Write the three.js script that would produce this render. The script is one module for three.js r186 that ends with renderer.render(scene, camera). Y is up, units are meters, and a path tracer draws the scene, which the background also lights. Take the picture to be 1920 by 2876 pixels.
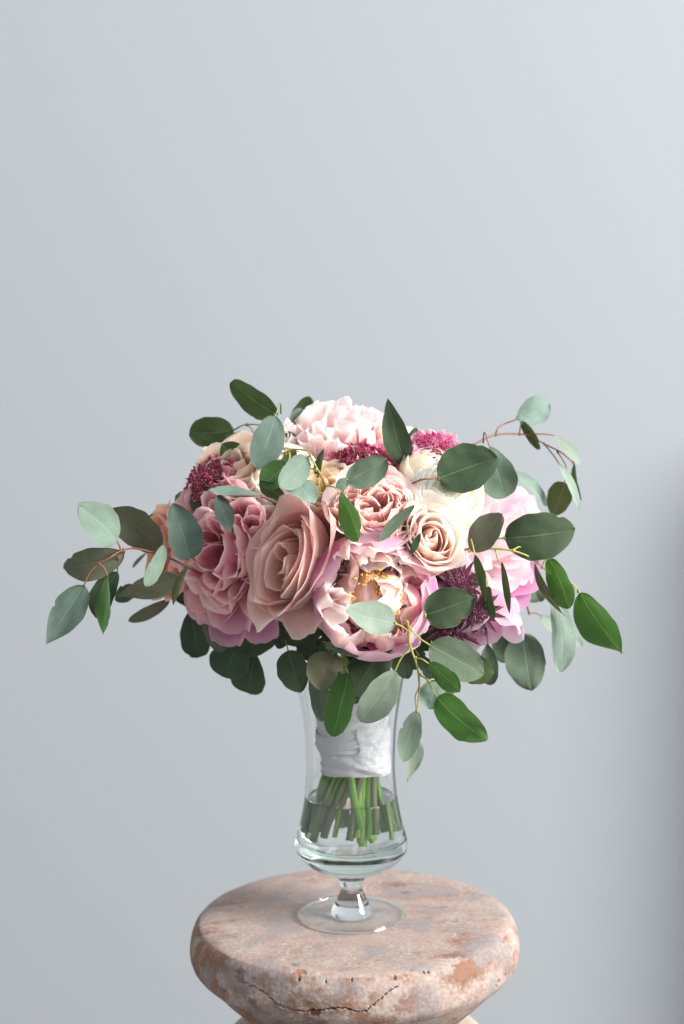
import * as THREE from 'three';
import { ImprovedNoise } from 'three/addons/math/ImprovedNoise.js';
import { mergeGeometries } from 'three/addons/utils/BufferGeometryUtils.js';
import { RectAreaLightUniformsLib } from 'three/addons/lights/RectAreaLightUniformsLib.js';

// ---------- camera, light, exposure ----------
const V3 = (x, y, z) => new THREE.Vector3(x, y, z);
const scene = new THREE.Scene();
const TOP = 0.75;                                  // height of the pedestal's top
const camera = new THREE.PerspectiveCamera(2 * Math.atan(1438 / 6000) * 180 / Math.PI, 683 / 1024, 0.05, 30);
camera.position.set(-0.006, TOP + 0.703, 1.91);
camera.rotation.set(-9.5 * Math.PI / 180, 0, -0.5 * Math.PI / 180);
camera.focus = 1.83;
camera.userData.fStop = 4.5;
scene.add(camera);
camera.updateMatrixWorld(true);

const renderer = new THREE.WebGLRenderer({ antialias: true });
renderer.toneMapping = THREE.LinearToneMapping;
renderer.toneMappingExposure = 1.34;
renderer.shadowMap.enabled = true;
RectAreaLightUniformsLib.init();

scene.background = new THREE.Color().setRGB(0.56, 0.582, 0.612);   // the dim rest of the room
const WIN = { at: V3(4.7, TOP + 2.9, 2.1), w: 2.2, h: 3.0, aim: V3(0, TOP + 0.35, 0) };
const daylight = new THREE.RectAreaLight(new THREE.Color().setRGB(1.0, 0.978, 0.938), 29, WIN.w, WIN.h);

// ---------- helpers ----------
function rng(seed) { let a = seed >>> 0; return () => { a = (a + 0x6D2B79F5) | 0; let t = Math.imul(a ^ (a >>> 15), 1 | a); t = (t + Math.imul(t ^ (t >>> 7), 61 | t)) ^ t; return ((t ^ (t >>> 14)) >>> 0) / 4294967296; }; }
const perlin = new ImprovedNoise();
const lerp = (a, b, t) => a + (b - a) * t;
const clamp = (x, a = 0, b = 1) => Math.min(b, Math.max(a, x));
const smooth = (a, b, x) => { const t = clamp((x - a) / (b - a)); return t * t * (3 - 2 * t); };
function fbm(x, y, z, n) { let s = 0, a = 0.5; for (let k = 0; k < n; k++) { s += a * perlin.noise(x, y, z); x = x * 2.03 + 7.1; y = y * 2.03 + 3.7; z = z * 2.03 + 5.3; a *= 0.5; } return s; }
const hex = (h) => new THREE.Color(h);
const used = {};
function numbered(n) { const k = used[n] = (used[n] ?? -1) + 1; return k ? `${n}_${String(k).padStart(3, '0')}` : n; }
const part = (name, geometry, material, parent) => { const m = new THREE.Mesh(geometry, material); m.name = name; m.castShadow = m.receiveShadow = true; parent.add(m); return m; };
function thing(name, label, category, group) {
  const o = new THREE.Group(); o.name = numbered(name); o.userData = { label, category, kind: 'thing' };
  if (group) o.userData.group = group;
  scene.add(o); return o;
}
// the point of the plane z (metres before the vase's axis) on the sight line of a photograph pixel
const F = 6000, eye = camera.position;
function at(px, py, z) {
  const d = V3(px - 960, 1438 - py, -F).applyQuaternion(camera.quaternion);
  return eye.clone().addScaledVector(d, (z - eye.z) / d.z);
}
const scaleAt = (z) => F / (1.035 * (eye.z - z));            // photograph pixels per metre
const toLight = WIN.at.clone().sub(V3(0, TOP + 0.35, 0)).normalize();

function grid(nu, nv, fn, colorFn) {               // a sheet of (nu+1) x (nv+1) points
  const pos = [], uv = [], idx = [], col = [];
  for (let j = 0; j <= nv; j++) for (let i = 0; i <= nu; i++) {
    const p = fn(i / nu, j / nv); pos.push(p.x, p.y, p.z); uv.push(i / nu, j / nv);
    if (colorFn) { const c = colorFn(i / nu, j / nv); col.push(c.r, c.g, c.b); }
  }
  for (let j = 0; j < nv; j++) for (let i = 0; i < nu; i++) { const a = j * (nu + 1) + i, b = a + 1, c = a + nu + 1, d = c + 1; idx.push(a, b, d, a, d, c); }
  const g = new THREE.BufferGeometry();
  g.setAttribute('position', new THREE.Float32BufferAttribute(pos, 3));
  g.setAttribute('uv', new THREE.Float32BufferAttribute(uv, 2));
  if (colorFn) g.setAttribute('color', new THREE.Float32BufferAttribute(col, 3));
  g.setIndex(idx); g.computeVertexNormals(); return g;
}
function tube(points, r0, r1, seg = 24, sides = 8, color0, color1, cap) {   // a tapering, capped tube
  const curve = new THREE.CatmullRomCurve3(points), fr = curve.computeFrenetFrames(seg, false), pos = [], idx = [], col = [];
  const ring = (t, r) => { const k = Math.round(t * seg), p = curve.getPointAt(t), kink = 1 + 0.22 * perlin.noise(p.x * 160, p.y * 160, p.z * 160); for (let i = 0; i < sides; i++) { const a = i / sides * Math.PI * 2; const q = p.clone().addScaledVector(fr.normals[k], Math.cos(a) * r * kink).addScaledVector(fr.binormals[k], Math.sin(a) * r * kink); pos.push(q.x, q.y, q.z); if (color0) { const c = color0.clone().lerp(color1, t); col.push(c.r, c.g, c.b); } } };
  ring(0, r0 * 0.05); for (let k = 0; k <= seg; k++) ring(k / seg, lerp(r0, r1, k / seg)); if (cap) { color1 = cap; } ring(1, r1 * 0.05);
  for (let k = 0; k < seg + 2; k++) for (let i = 0; i < sides; i++) { const a = k * sides + i, b = k * sides + (i + 1) % sides, c = a + sides, d = b + sides; idx.push(a, b, d, a, d, c); }
  const g = new THREE.BufferGeometry();
  g.setAttribute('position', new THREE.Float32BufferAttribute(pos, 3));
  if (color0) g.setAttribute('color', new THREE.Float32BufferAttribute(col, 3));
  g.setIndex(idx); g.computeVertexNormals(); return g;
}
function canvasMap(w, h, draw, srgb = true) {
  const c = document.createElement('canvas'); c.width = w; c.height = h; draw(c.getContext('2d'), w, h);
  const t = new THREE.CanvasTexture(c); if (srgb) t.colorSpace = THREE.SRGBColorSpace; t.magFilter = THREE.LinearFilter; t.wrapS = t.wrapT = THREE.ClampToEdgeWrapping; return t;
}
// ---------- petals ----------
const petalVeins = canvasMap(256, 256, (g, w, h) => {          // faint veins running from base to edge
  g.fillStyle = '#fff'; g.fillRect(0, 0, w, h); const r = rng(5);
  for (let k = 0; k < 80; k++) { const x = r() * w; g.strokeStyle = `rgba(${190 + r() * 40 | 0},${140 + r() * 50 | 0},${150 + r() * 40 | 0},${0.015 + r() * 0.03})`; g.lineWidth = 0.6 + r() * 1.6; g.beginPath(); g.moveTo(w / 2 + (x - w / 2) * 0.6, h); g.bezierCurveTo(x, h * 0.6, x, h * 0.4, w / 2 + (x - w / 2) * 1.15, h * (0.05 + r() * 0.3)); g.stroke(); }
});
const petalBump = canvasMap(256, 256, (g, w, h) => {
  g.fillStyle = '#808080'; g.fillRect(0, 0, w, h); const r = rng(9);
  for (let k = 0; k < 140; k++) { const x = r() * w, v = r() > 0.5 ? 255 : 0; g.strokeStyle = `rgba(${v},${v},${v},${0.06 + r() * 0.14})`; g.lineWidth = 1 + r() * 3; g.beginPath(); g.moveTo(w / 2 + (x - w / 2) * 0.5, h); g.bezierCurveTo(x, h * 0.6, x, h * 0.4, w / 2 + (x - w / 2) * 1.2, 0); g.stroke(); }
}, false);
const petalMat = new THREE.MeshPhysicalMaterial({ map: petalVeins, bumpMap: petalBump, bumpScale: 0.0003, vertexColors: true, roughness: 1, transmission: 0.68, thickness: 0, side: THREE.DoubleSide, sheen: 0.25, sheenRoughness: 0.6, sheenColor: new THREE.Color(1, 0.95, 0.95) });
const waxMat = new THREE.MeshPhysicalMaterial({ vertexColors: true, roughness: 0.65, side: THREE.DoubleSide });
const stemMat = new THREE.MeshPhysicalMaterial({ vertexColors: true, roughness: 0.5 });

// keys: [v, degrees from the flower's axis]; the petal's midline is bent along them
function petalGeo(o) {
  const { L, W, keys, r0 = 0, y0 = 0, R = 0.03, ruffle = 0, freq = 2, round = 0.16, roundPow = 2.2, notch = 0.03, peak = 0.62, foot = 0.3, az = 0, lean = 0, roll = 0, seed = 1, nu = 12, nv = 12, cols, rim = 0.12, fold = 0, post } = o;
  const N = 40, mr = [r0], my = [y0], ma = [];
  const ang = (v) => { for (let k = 1; k < keys.length; k++) if (v <= keys[k][0]) { const t = (v - keys[k - 1][0]) / (keys[k][0] - keys[k - 1][0]); return lerp(keys[k - 1][1], keys[k][1], t * t * (3 - 2 * t)) * Math.PI / 180; } return keys[keys.length - 1][1] * Math.PI / 180; };
  for (let k = 0; k <= N; k++) { const a = ang(k / N); ma.push(a); mr.push(mr[k] + Math.sin(a) * L / N); my.push(my[k] + Math.cos(a) * L / N); }
  const q = o.q ?? (round > 0.5 ? 1.15 : lerp(2.9, 1.9, clamp(round * 3))), sh = peak * (round > 0.5 ? 1 : 0.86);   // outline: widening to the shoulders, then a rounded rim
  const width = (v) => v < sh ? lerp(foot, 1, Math.sin(v / sh * Math.PI / 2)) : 1;
  const end = (u) => sh + (1 - sh) * Math.pow(Math.max(0, 1 - Math.pow(Math.abs(u), q)), 1 / q);
  const M = new THREE.Matrix4().makeRotationY(az).multiply(new THREE.Matrix4().makeRotationX(lean)).multiply(new THREE.Matrix4().makeRotationZ(roll));
  const fn = (i, j) => {
    const u = Math.sin((i - 0.5) * Math.PI * 0.96) / Math.sin(Math.PI * 0.48), n1 = perlin.noise(u * 2.2 + seed * 3.7, j * 2, seed), n2 = perlin.noise(u * 5.5 + seed, seed * 1.7, j * 3);
    const v = clamp(j * end(u) + notch * Math.pow(j, 4) * (n1 + n2 * 0.6) * (1 - u * u * u * u), 0, 0.999);
    const k = v * N, k0 = Math.floor(k), t = k - k0, r = lerp(mr[k0], mr[k0 + 1], t), y = lerp(my[k0], my[k0 + 1], t), a = ma[Math.min(N, Math.round(k))];
    const w = W * width(v), ph = u * w / R;
    const d = R * (1 - Math.cos(clamp(ph, -2.6, 2.6))) + fold * Math.abs(u) * w + ruffle * j * j * (Math.sin(u * Math.PI * freq + seed * 5) * (0.35 + 0.65 * Math.abs(u)) + n1 * 1.1 + n2 * 0.7);
    return V3(R * Math.sin(clamp(ph, -2.6, 2.6)) + n2 * ruffle * j * 0.4, y + Math.sin(a) * d, r - Math.cos(a) * d).applyMatrix4(M);
  };
  if (post) M.premultiply(post);
  const c0 = hex(cols[0]), c1 = hex(cols[1]), c2 = hex(cols[2]);
  return grid(nu, nv, fn, (i, j) => {
    const u = Math.abs(i * 2 - 1), n = perlin.noise(i * 4 + seed, j * 3, seed * 2.3) * 0.28 + perlin.noise(i * 13 + seed, j * 2, 3.1) * 0.16;
    const c = c0.clone().lerp(c1, clamp(smooth(0, 0.6, j) + n));
    return c.lerp(c2, clamp(smooth(1 - rim * 2.2, 1, Math.max(j, 0.86 * u * smooth(0.3, 0.8, j))) + n * 0.7));
  });
}
const petal = (flower, o, name = 'petal') => part(name, petalGeo(o), petalMat, flower);

function flowerThing(name, label, category, px, py, z, axis, height, spin = 0, group) {   // the head's middle stands at the pixel's place, its base below it along the axis
  const f = thing(name, label, category, group), a = V3(...axis).normalize();
  f.quaternion.setFromUnitVectors(V3(0, 1, 0), a).multiply(new THREE.Quaternion().setFromAxisAngle(V3(0, 1, 0), spin));
  f.position.copy(at(px, py, z)).addScaledVector(a, -height);
  f.updateMatrixWorld(true); return f;
}
let bindCount = 0;
function vaseStem(o, from, r, tone, endH, thin = 0.8) {        // the stalk that runs from a head down through the binding into the water
  const k = bindCount++, rr = rng(k + 50), a = endH ? 1.75 : k * 2.39996, q = endH ? 0.0205 : 0.0215 * Math.sqrt(((k * 7) % 34 + 0.5) / 34), b = endH ? 1.36 : a + 0.5 + rr() * 0.5;
  const low = 0.020 + 0.0185 * q / 0.0215, end = endH ?? (0.0765 + rr() * 0.013);
  const bind = V3(Math.cos(a) * q + 0.002, TOP + 0.165, Math.sin(a) * q), neck = bind.clone().lerp(from[from.length - 1], 0.35).setY(TOP + 0.245);
  neck.x = clamp(neck.x, -0.03, 0.03); neck.z = clamp(neck.z, -0.03, 0.03);
  const pts = [...from, neck, bind, V3(lerp(Math.cos(a) * q, Math.cos(b) * low, 0.5), TOP + 0.125, lerp(Math.sin(a) * q, Math.sin(b) * low, 0.5)), V3(Math.cos(b) * low, TOP + end, Math.sin(b) * low)].map((p) => o.worldToLocal(p.clone()));
  const tones = { green: [['#55852c', '#7cb53a'], ['#426a25', '#61962c'], ['#375521', '#4c7728'], ['#68782f', '#8ca33a']][k % 4], dark: ['#41582f', '#5d8a35'], red: ['#6f5034', '#5c6b38'], yellow: ['#a3a24a', '#6f8f3a'] }[tone];
  return tube(pts, r * thin, r, 40, 10, hex(tones[0]), hex(tones[1]), hex('#c2b27c'));
}
function headStem(f, r = 0.0033, tone = 'green', endH) { part('stem', vaseStem(f, [f.localToWorld(V3(0, 0.002, 0)), f.localToWorld(V3(0, -0.022, 0))], r, tone, endH), stemMat, f); }
function calyx(f, r, n = 5, seed = 1) {
  for (let k = 0; k < n; k++) part('sepal', petalGeo({ L: r * 0.95, W: r * 0.17, keys: [[0, 95], [0.5, 80], [1, 120]], r0: r * 0.05, y0: -r * 0.02, R: r * 0.3, round: 0.6, notch: 0, peak: 0.35, az: k / n * 6.283 + seed, seed: seed + k, nu: 4, nv: 8, cols: ['#4f6b35', '#5d7c3f', '#6b8350'] }), waxMat, f);
}

// ---------- kinds of flowers ----------
const azTo = (f, dir) => { const d = V3(...dir).applyQuaternion(f.quaternion.clone().invert()); return Math.atan2(d.x, d.z); };   // the turn at which a petal leaves towards a world direction
function squeeze(f, dir, long, across) {             // a head pressed by its neighbours: longer along dir (world), narrower across it
  const e = V3(...dir).applyQuaternion(f.quaternion.clone().invert()).setY(0).normalize(), s = V3(e.z, 0, -e.x), B = new THREE.Matrix4().makeBasis(e, V3(0, 1, 0), s);
  return B.clone().multiply(new THREE.Matrix4().makeScale(long, 1, across)).multiply(B.clone().invert());
}
function rosePetals(f, R, N, cols, seed, opt = {}) {
  const r = rng(seed), open = opt.open ?? 1, wide = opt.wide ?? 1;
  for (let i = 0; i < N; i++) {
    const t = i / (N - 1), tt = Math.pow(t, 0.85), az = opt.sides != null && i > 1 && t < 0.78 ? opt.sides + (i % 2) * Math.PI + (r() - 0.5) * 1.5 : i * 2.39996 + (r() - 0.5) * 0.5, out = t > 0.45 ? (t - 0.45) / 0.55 : 0, bud = i < 3;
    petal(f, {
      L: R * lerp(1.3, 1.5, tt) * (0.94 + r() * 0.12), W: R * (bud ? 0.34 : lerp(0.5, 1.05, tt) * wide), R: R * (bud ? 0.15 : lerp(0.24, 0.9, tt)),
      keys: [[0, lerp(50, 88, tt)], [0.28, lerp(10, 54 * open, tt) + (r() - 0.5) * 8], [0.68, lerp(opt.shut ?? -2, 34 * open, tt) + (r() - 0.5) * 12], [0.9, lerp((opt.shut ?? -2) * 1.6, 42 * open, tt)], [1, lerp(bud ? -10 : 20 + (opt.shut ?? 0), 60 + 70 * out * open, tt) + r() * 30]],
      r0: R * lerp(0.02, 0.12, tt), y0: R * lerp(0.06, 0, tt), ruffle: R * lerp(0.012, opt.ruffle ?? 0.05, tt), freq: 0.6 + r() * 0.7, round: 0.22 + 0.08 * r(), roundPow: 3.6, notch: 0.02, peak: 0.7, foot: 0.45,
      az, lean: (r() - 0.5) * 0.12, roll: (r() - 0.5) * 0.2, seed: seed + i * 1.37, nu: 20, nv: 20, cols: cols(t, r), rim: 0.05, post: opt.post,
    });
  }
}
function frillPetals(f, R, n, cols, seed, opt = {}) {       // a dense ruffled heart
  const r = rng(seed), { inner = 0.08, reach = 0.75, len = 0.95, wide = 0.3, rag = 0.1, from = 18, to = 34, drop = 0.25 } = opt;
  for (let i = 0; i < n; i++) {
    const t = Math.sqrt((i + 0.5) / n), a = t * to + (r() - 0.5) * from;
    petal(f, {
      L: R * len * lerp(1.05, 1 - drop + 0.12 * r(), t), W: R * wide * (0.7 + r() * 0.6), R: R * lerp(0.16, 0.5, r()), keys: [[0, a + 22], [0.5, a], [0.85, a - 12 + (r() - 0.5) * 20], [1, a + (r() - 0.5) * 70]],
      r0: R * lerp(inner, reach * 0.32, t), y0: R * (opt.lift ?? 0), ruffle: R * rag * (0.6 + r() * 0.8), freq: (opt.freq ?? 1.5) + r() * 1.2, round: 0.12 + r() * 0.2, notch: opt.notch ?? 0.1, peak: 0.72, foot: 0.3, az: i * 2.39996 + (r() - 0.5) * 0.6, lean: (r() - 0.5) * 0.2, roll: (r() - 0.5) * 0.5,
      seed: seed + i * 0.77, nu: 12, nv: 12, cols: cols(t, r), rim: 0.12,
    });
  }
}
function guardPetals(f, R, n, keys, cols, seed, opt = {}) {
  const r = rng(seed);
  for (let i = 0; i < n; i++) petal(f, {
    L: R * (opt.len ?? 1.5) * (0.92 + r() * 0.16), W: R * (opt.wide ?? 0.72) * (0.9 + r() * 0.2), R: R * (opt.cup ?? 0.8), keys: keys.map(([v, d]) => [v, d + (r() - 0.5) * (opt.loose ?? 8)]), r0: R * 0.06, y0: -i * R * 0.004, ruffle: R * (opt.ruffle ?? 0.05), freq: 1 + r(), round: 0.1 + r() * 0.14, notch: opt.notch ?? 0.08, peak: 0.64, foot: 0.42,
    az: (opt.az ?? 0) + i * (opt.step ?? 2.39996) + (r() - 0.5) * 0.3, roll: (r() - 0.5) * 0.2, seed: seed + i * 1.9, nu: 18, nv: 18, cols: cols(i, r), rim: opt.rim ?? 0.1,
  });
}
function stamens(f, R, n, h, color, seed, tip) {
  const r = rng(seed), gs = [], c = hex(color), c2 = hex(tip ?? color);
  for (let i = 0; i < n; i++) {
    const a = i * 2.39996, q = R * Math.sqrt((i + 0.5) / n), l = h * (0.8 + r() * 0.4), b = V3(Math.cos(a) * q * 0.5, 0, Math.sin(a) * q * 0.5), e = V3(Math.cos(a) * q + (r() - 0.5) * R * 0.2, l, Math.sin(a) * q + (r() - 0.5) * R * 0.2);
    gs.push(tube([b, b.clone().lerp(e, 0.5), e], R * 0.035, R * 0.03, 3, 5, c, c), tube([e, e.clone().add(V3(0, R * 0.1, 0)), e.clone().add(V3((r() - 0.5) * R * 0.16, R * 0.22, (r() - 0.5) * R * 0.16))], R * 0.034, R * 0.028, 3, 5, c2, c2));
  }
  const m = part('stamens', mergeGeometries(gs), waxMat, f); m.userData.kind = 'stuff';
}
const pick = (r, a) => a[Math.floor(r() * a.length)];

function ranunculus(f, R, n, cols, seed, eyeColor) {   // thin shells lying on one another, the outer ones ending lower
  const r = rng(seed);
  for (let i = 0; i < n; i++) {
    const t = i / (n - 1), rho = R * lerp(0.62, 1, Math.pow(t, 1.1)) * (1 + (r() - 0.5) * 0.05), end = lerp(eyeColor ? 13 : 2, 82, Math.pow(t, 0.95)) + (r() - 0.5) * 14 * t, keys = [];
    for (let k = 0; k <= 10; k++) keys.push([k / 10 * 0.94, lerp(90, end - 90, k / 10)]);
    keys.push([1, end - 90 + (16 + r() * 44) * (0.4 + t)]);
    petal(f, { L: rho * (Math.PI - end * Math.PI / 180) * 1.02, W: rho * lerp(0.62, 0.98, t), R: rho * lerp(0.7, 0.98, t), keys, r0: 0.001, y0: (R - rho) * 0.9, ruffle: R * 0.028, freq: 0.8 + r() * 1.2, round: 0.1 + r() * 0.1, roundPow: 2.6, notch: 0.04, peak: 0.64, foot: 0.3, az: r() * 6.283, lean: (r() - 0.5) * 0.08, roll: (r() - 0.5) * 0.16, seed: seed + i, nu: 16, nv: 20, cols: cols(t, r), rim: 0.05 });
  }
  if (eyeColor) {
    const gs = [];
    for (let i = 0; i < 26; i++) { const a = i * 2.39996, q = R * 0.2 * Math.sqrt((i + 0.5) / 26), b = V3(Math.cos(a) * q, R * 1.5, Math.sin(a) * q); gs.push(tube([b, b.clone().add(V3(0, R * 0.08, 0)), b.clone().add(V3(-Math.cos(a) * R * 0.03, R * 0.16, -Math.sin(a) * R * 0.03))], R * 0.045, R * 0.02, 3, 6, hex('#8f9c3a'), hex('#5f7420'))); }
    const m = part('green_eye', mergeGeometries(gs), waxMat, f); m.userData.kind = 'stuff';
  }
}
function scabiosa(f, R, seed, inner, outer) {
  const r = rng(seed), gs = [], ts = [];
  const floret = (t, a, s, c, deep) => {              // one frilled floret standing on the dome
    const th = t * 1.35, dir = V3(Math.sin(th) * Math.cos(a), Math.cos(th), Math.sin(th) * Math.sin(a)), base = dir.clone().multiplyScalar(R * lerp(0.42, 0.5, t)).add(V3(0, R * 0.05, 0));
    const q = new THREE.Quaternion().setFromUnitVectors(V3(0, 1, 0), dir.add(V3(0, 0.25 * t, 0)).normalize()), out = [];
    for (let k = 0; k < 4; k++) {
      const g = petalGeo({ L: s, W: s * 0.5, keys: [[0, 15], [0.5, 20 + r() * 20], [1, 60 + r() * 50]], R: s * 0.4, ruffle: s * 0.3, freq: 2, round: 0.3, notch: 0.12, peak: 0.68, foot: 0.25, az: k * 1.57 + r(), seed: seed + r() * 90, nu: 5, nv: 5, cols: [deep, c, r() < 0.25 ? outer[1] : c], rim: 0.08 });
      g.applyQuaternion(q).translate(base.x, base.y, base.z); out.push(g);
    }
    return mergeGeometries(out);
  };
  for (let i = 0; i < 170; i++) { const t = Math.sqrt((i + 0.5) / 170); gs.push(floret(t * 0.85, i * 2.39996, R * lerp(0.34, 0.42, t), pick(r, inner), inner[0])); 
    if (i % 3 === 1) { const th = t * 1.1, a = i * 2.39996 + 0.7, d = V3(Math.sin(th) * Math.cos(a), Math.cos(th), Math.sin(th) * Math.sin(a)), b = d.clone().multiplyScalar(R * 0.5), e = d.clone().multiplyScalar(R * (0.74 + r() * 0.12)); ts.push(tube([b, b.clone().lerp(e, 0.5), e], R * 0.012, R * 0.012, 2, 4, hex('#e8b9b4'), hex('#f2dcc8')), tube([e, e.clone().addScaledVector(d, R * 0.03), e.clone().addScaledVector(d, R * 0.06)], R * 0.022, R * 0.018, 2, 4, hex('#ecc9b4'), hex('#ecc9b4'))); } }
  const m = part('florets', mergeGeometries(gs), petalMat, f); m.userData.kind = 'stuff';
  const s = part('stamens', mergeGeometries(ts), waxMat, f); s.userData.kind = 'stuff';
  for (let i = 0; i < 34; i++) {
    const a = i * 2.39996, lift = r();
    petal(f, { L: R * (0.5 + r() * 0.2), W: R * 0.3, keys: [[0, lerp(60, 100, lift)], [0.6, lerp(50, 95, lift)], [1, lerp(70, 130, r())]], r0: R * 0.45, y0: R * lerp(0.3, -0.02, lift), R: R * 0.6, ruffle: R * 0.12, freq: 2.6, round: 0.12, notch: 0.2, peak: 0.75, foot: 0.35, az: a, roll: (r() - 0.5) * 0.9, lean: (r() - 0.5) * 0.5, seed: seed + i, nu: 10, nv: 9, cols: [outer[0], pick(r, outer), outer[2]], rim: 0.1 });
  }
  for (let i = 0; i < 9; i++) part('bract', petalGeo({ L: R * 0.75, W: R * 0.07, keys: [[0, 100], [1, 75]], r0: R * 0.2, y0: -R * 0.1, R: R * 0.2, round: 0.7, notch: 0, peak: 0.35, az: i * 0.698, seed: i, nu: 4, nv: 6, cols: ['#3d5230', '#48603a', '#57704a'] }), waxMat, f);
}
function astrantia(f, R, seed) {
  const r = rng(seed), gs = [];
  for (let i = 0; i < 100; i++) {
    const t = Math.sqrt((i + 0.5) / 100), th = t * 1.15, a = i * 2.39996, d = V3(Math.sin(th) * Math.cos(a), Math.cos(th), Math.sin(th) * Math.sin(a)), b = d.clone().multiplyScalar(R * 0.1), e = d.clone().multiplyScalar(R * (0.4 + r() * 0.16));
    gs.push(tube([b, b.clone().lerp(e, 0.5), e], R * 0.018, R * 0.014, 2, 5, hex('#a0607f'), hex('#d9b0c2')));
    gs.push(tube([e, e.clone().addScaledVector(d, R * 0.04), e.clone().addScaledVector(d, R * 0.09)], R * 0.04, R * 0.03, 2, 5, hex(pick(r, ['#5a1e3c', '#7a2f52', '#b06a8c', '#c9a0b4'])), hex('#6a2846')));
  }
  const m = part('stamens', mergeGeometries(gs), waxMat, f); m.userData.kind = 'stuff';
  for (let i = 0; i < 22; i++) part('bract', petalGeo({ L: R * (0.95 + r() * 0.3), W: R * 0.13, keys: [[0, 70], [0.5, (i % 2 ? 55 : 80) + r() * 14], [1, (i % 2 ? 60 : 96) + r() * 20]], r0: R * 0.06, y0: 0, R: R * 0.2, round: 0.75, notch: 0, peak: 0.5, foot: 0.35, fold: 0.25, az: i * 0.2856 + (r() - 0.5) * 0.1, seed: seed + i, nu: 6, nv: 9, cols: ['#a8839a', '#824362', '#4e1f36'], rim: 0.14 }), petalMat, f);
}

function curledHeart(f, R, n, cols, seed) {                // broad inner petals arching inwards over the stamens
  const r = rng(seed);
  for (let i = 0; i < n; i++) {
    const t = (i + 0.5) / n, bend = 0.4 + r();
    petal(f, { L: R * lerp(0.95, 1.45, r()), W: R * lerp(0.26, 0.46, r()), R: R * lerp(0.2, 0.42, r()), keys: [[0, 35], [0.35, 12 + (r() - 0.5) * 16], [0.7, -28 * bend], [0.9, -52 * bend], [1, -40 * bend + (r() - 0.3) * 60]], r0: R * lerp(0.16, 0.74, t), y0: R * (0.05 + 0.1 * r()), ruffle: R * 0.1, freq: 1 + r(), round: 0.16 + r() * 0.14, notch: 0.15, peak: 0.7, foot: 0.35, az: i * 2.39996 + (r() - 0.5) * 0.7, lean: (r() - 0.5) * 0.2, roll: (r() - 0.5) * 0.7, seed: seed + i * 0.91, nu: 16, nv: 16, cols: cols(t, r), rim: 0.07 });
  }
}
// ---------- the setting ----------
{
  const wall = grid(40, 40, (i, j) => V3((i - 0.5) * 7, j * 4.2 - 0.2, 0.0006 * fbm(i * 9, j * 30, 2, 3)));
  const m = new THREE.MeshPhysicalMaterial({ roughness: 0.9, color: new THREE.Color().setRGB(0.80, 0.810, 0.838), map: canvasMap(512, 512, (g, w, h) => {
    g.fillStyle = '#adb2b5'; g.fillRect(0, 0, w, h); const r = rng(4);
    for (let k = 0; k < 900; k++) { g.globalAlpha = 0.009; g.fillStyle = pick(r, ['#a9aeb1', '#b1b6b9', '#abafb1', '#aeb2b3']); g.fillRect(r() * w - 60, r() * h, 40 + r() * 160, 1 + r() * 5); }
  }) });
  const o = part('wall', wall, m, scene); o.position.z = -1.1; o.userData = { label: 'smooth pale blue grey wall behind the bouquet', category: 'wall', kind: 'structure' };
  const fl = part('floor', new THREE.BoxGeometry(7, 0.1, 5), new THREE.MeshStandardMaterial({ color: new THREE.Color().setRGB(0.2, 0.19, 0.18), roughness: 0.8 }), scene);
  fl.position.set(0, -0.05, 1.38); fl.userData = { label: 'plain floor under the pedestal', category: 'floor', kind: 'structure' };
}
{
  const t = new THREE.Group(); t.name = 'shade_block'; t.userData = { label: 'unseen grey block added to shade the lower edge of the back wall', category: 'wall', kind: 'structure' }; scene.add(t);  // block added out of view to cast the soft shade on the wall
  t.position.set(0.765, 0, -0.995);
  const g = new THREE.BoxGeometry(0.14, TOP + 0.36, 0.16); g.translate(0, (TOP + 0.36) / 2, 0);
  part('panel', g, new THREE.MeshStandardMaterial({ color: new THREE.Color().setRGB(0.3, 0.3, 0.29), roughness: 0.8 }), t);
}
{
  const t = thing('window', 'tall white framed window that lights the bouquet from above', 'window');
  t.position.copy(WIN.at); t.lookAt(WIN.aim); t.updateMatrixWorld(true);
  const fm = new THREE.MeshStandardMaterial({ color: 0xdcdcd8, roughness: 0.5 }), { w, h } = WIN, b = 0.07;
  for (const [x, y, sx, sy] of [[0, h / 2 + b / 2, w + 2 * b, b], [0, -h / 2 - b / 2, w + 2 * b, b], [-w / 2 - b / 2, 0, b, h], [w / 2 + b / 2, 0, b, h]]) { const g = new THREE.BoxGeometry(sx, sy, 0.08); g.translate(x, y, 0); part('frame', g, fm, t); }
  const pane = new THREE.PlaneGeometry(w, h);
  part('pane', pane, new THREE.MeshStandardMaterial({ color: 0x222222, emissive: new THREE.Color().setRGB(1, 0.978, 0.938), emissiveIntensity: 2, roughness: 0.3 }), t);
  daylight.position.copy(WIN.at).addScaledVector(WIN.aim.clone().sub(WIN.at).normalize(), 0.01); daylight.lookAt(WIN.aim); scene.add(daylight);
}
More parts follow.
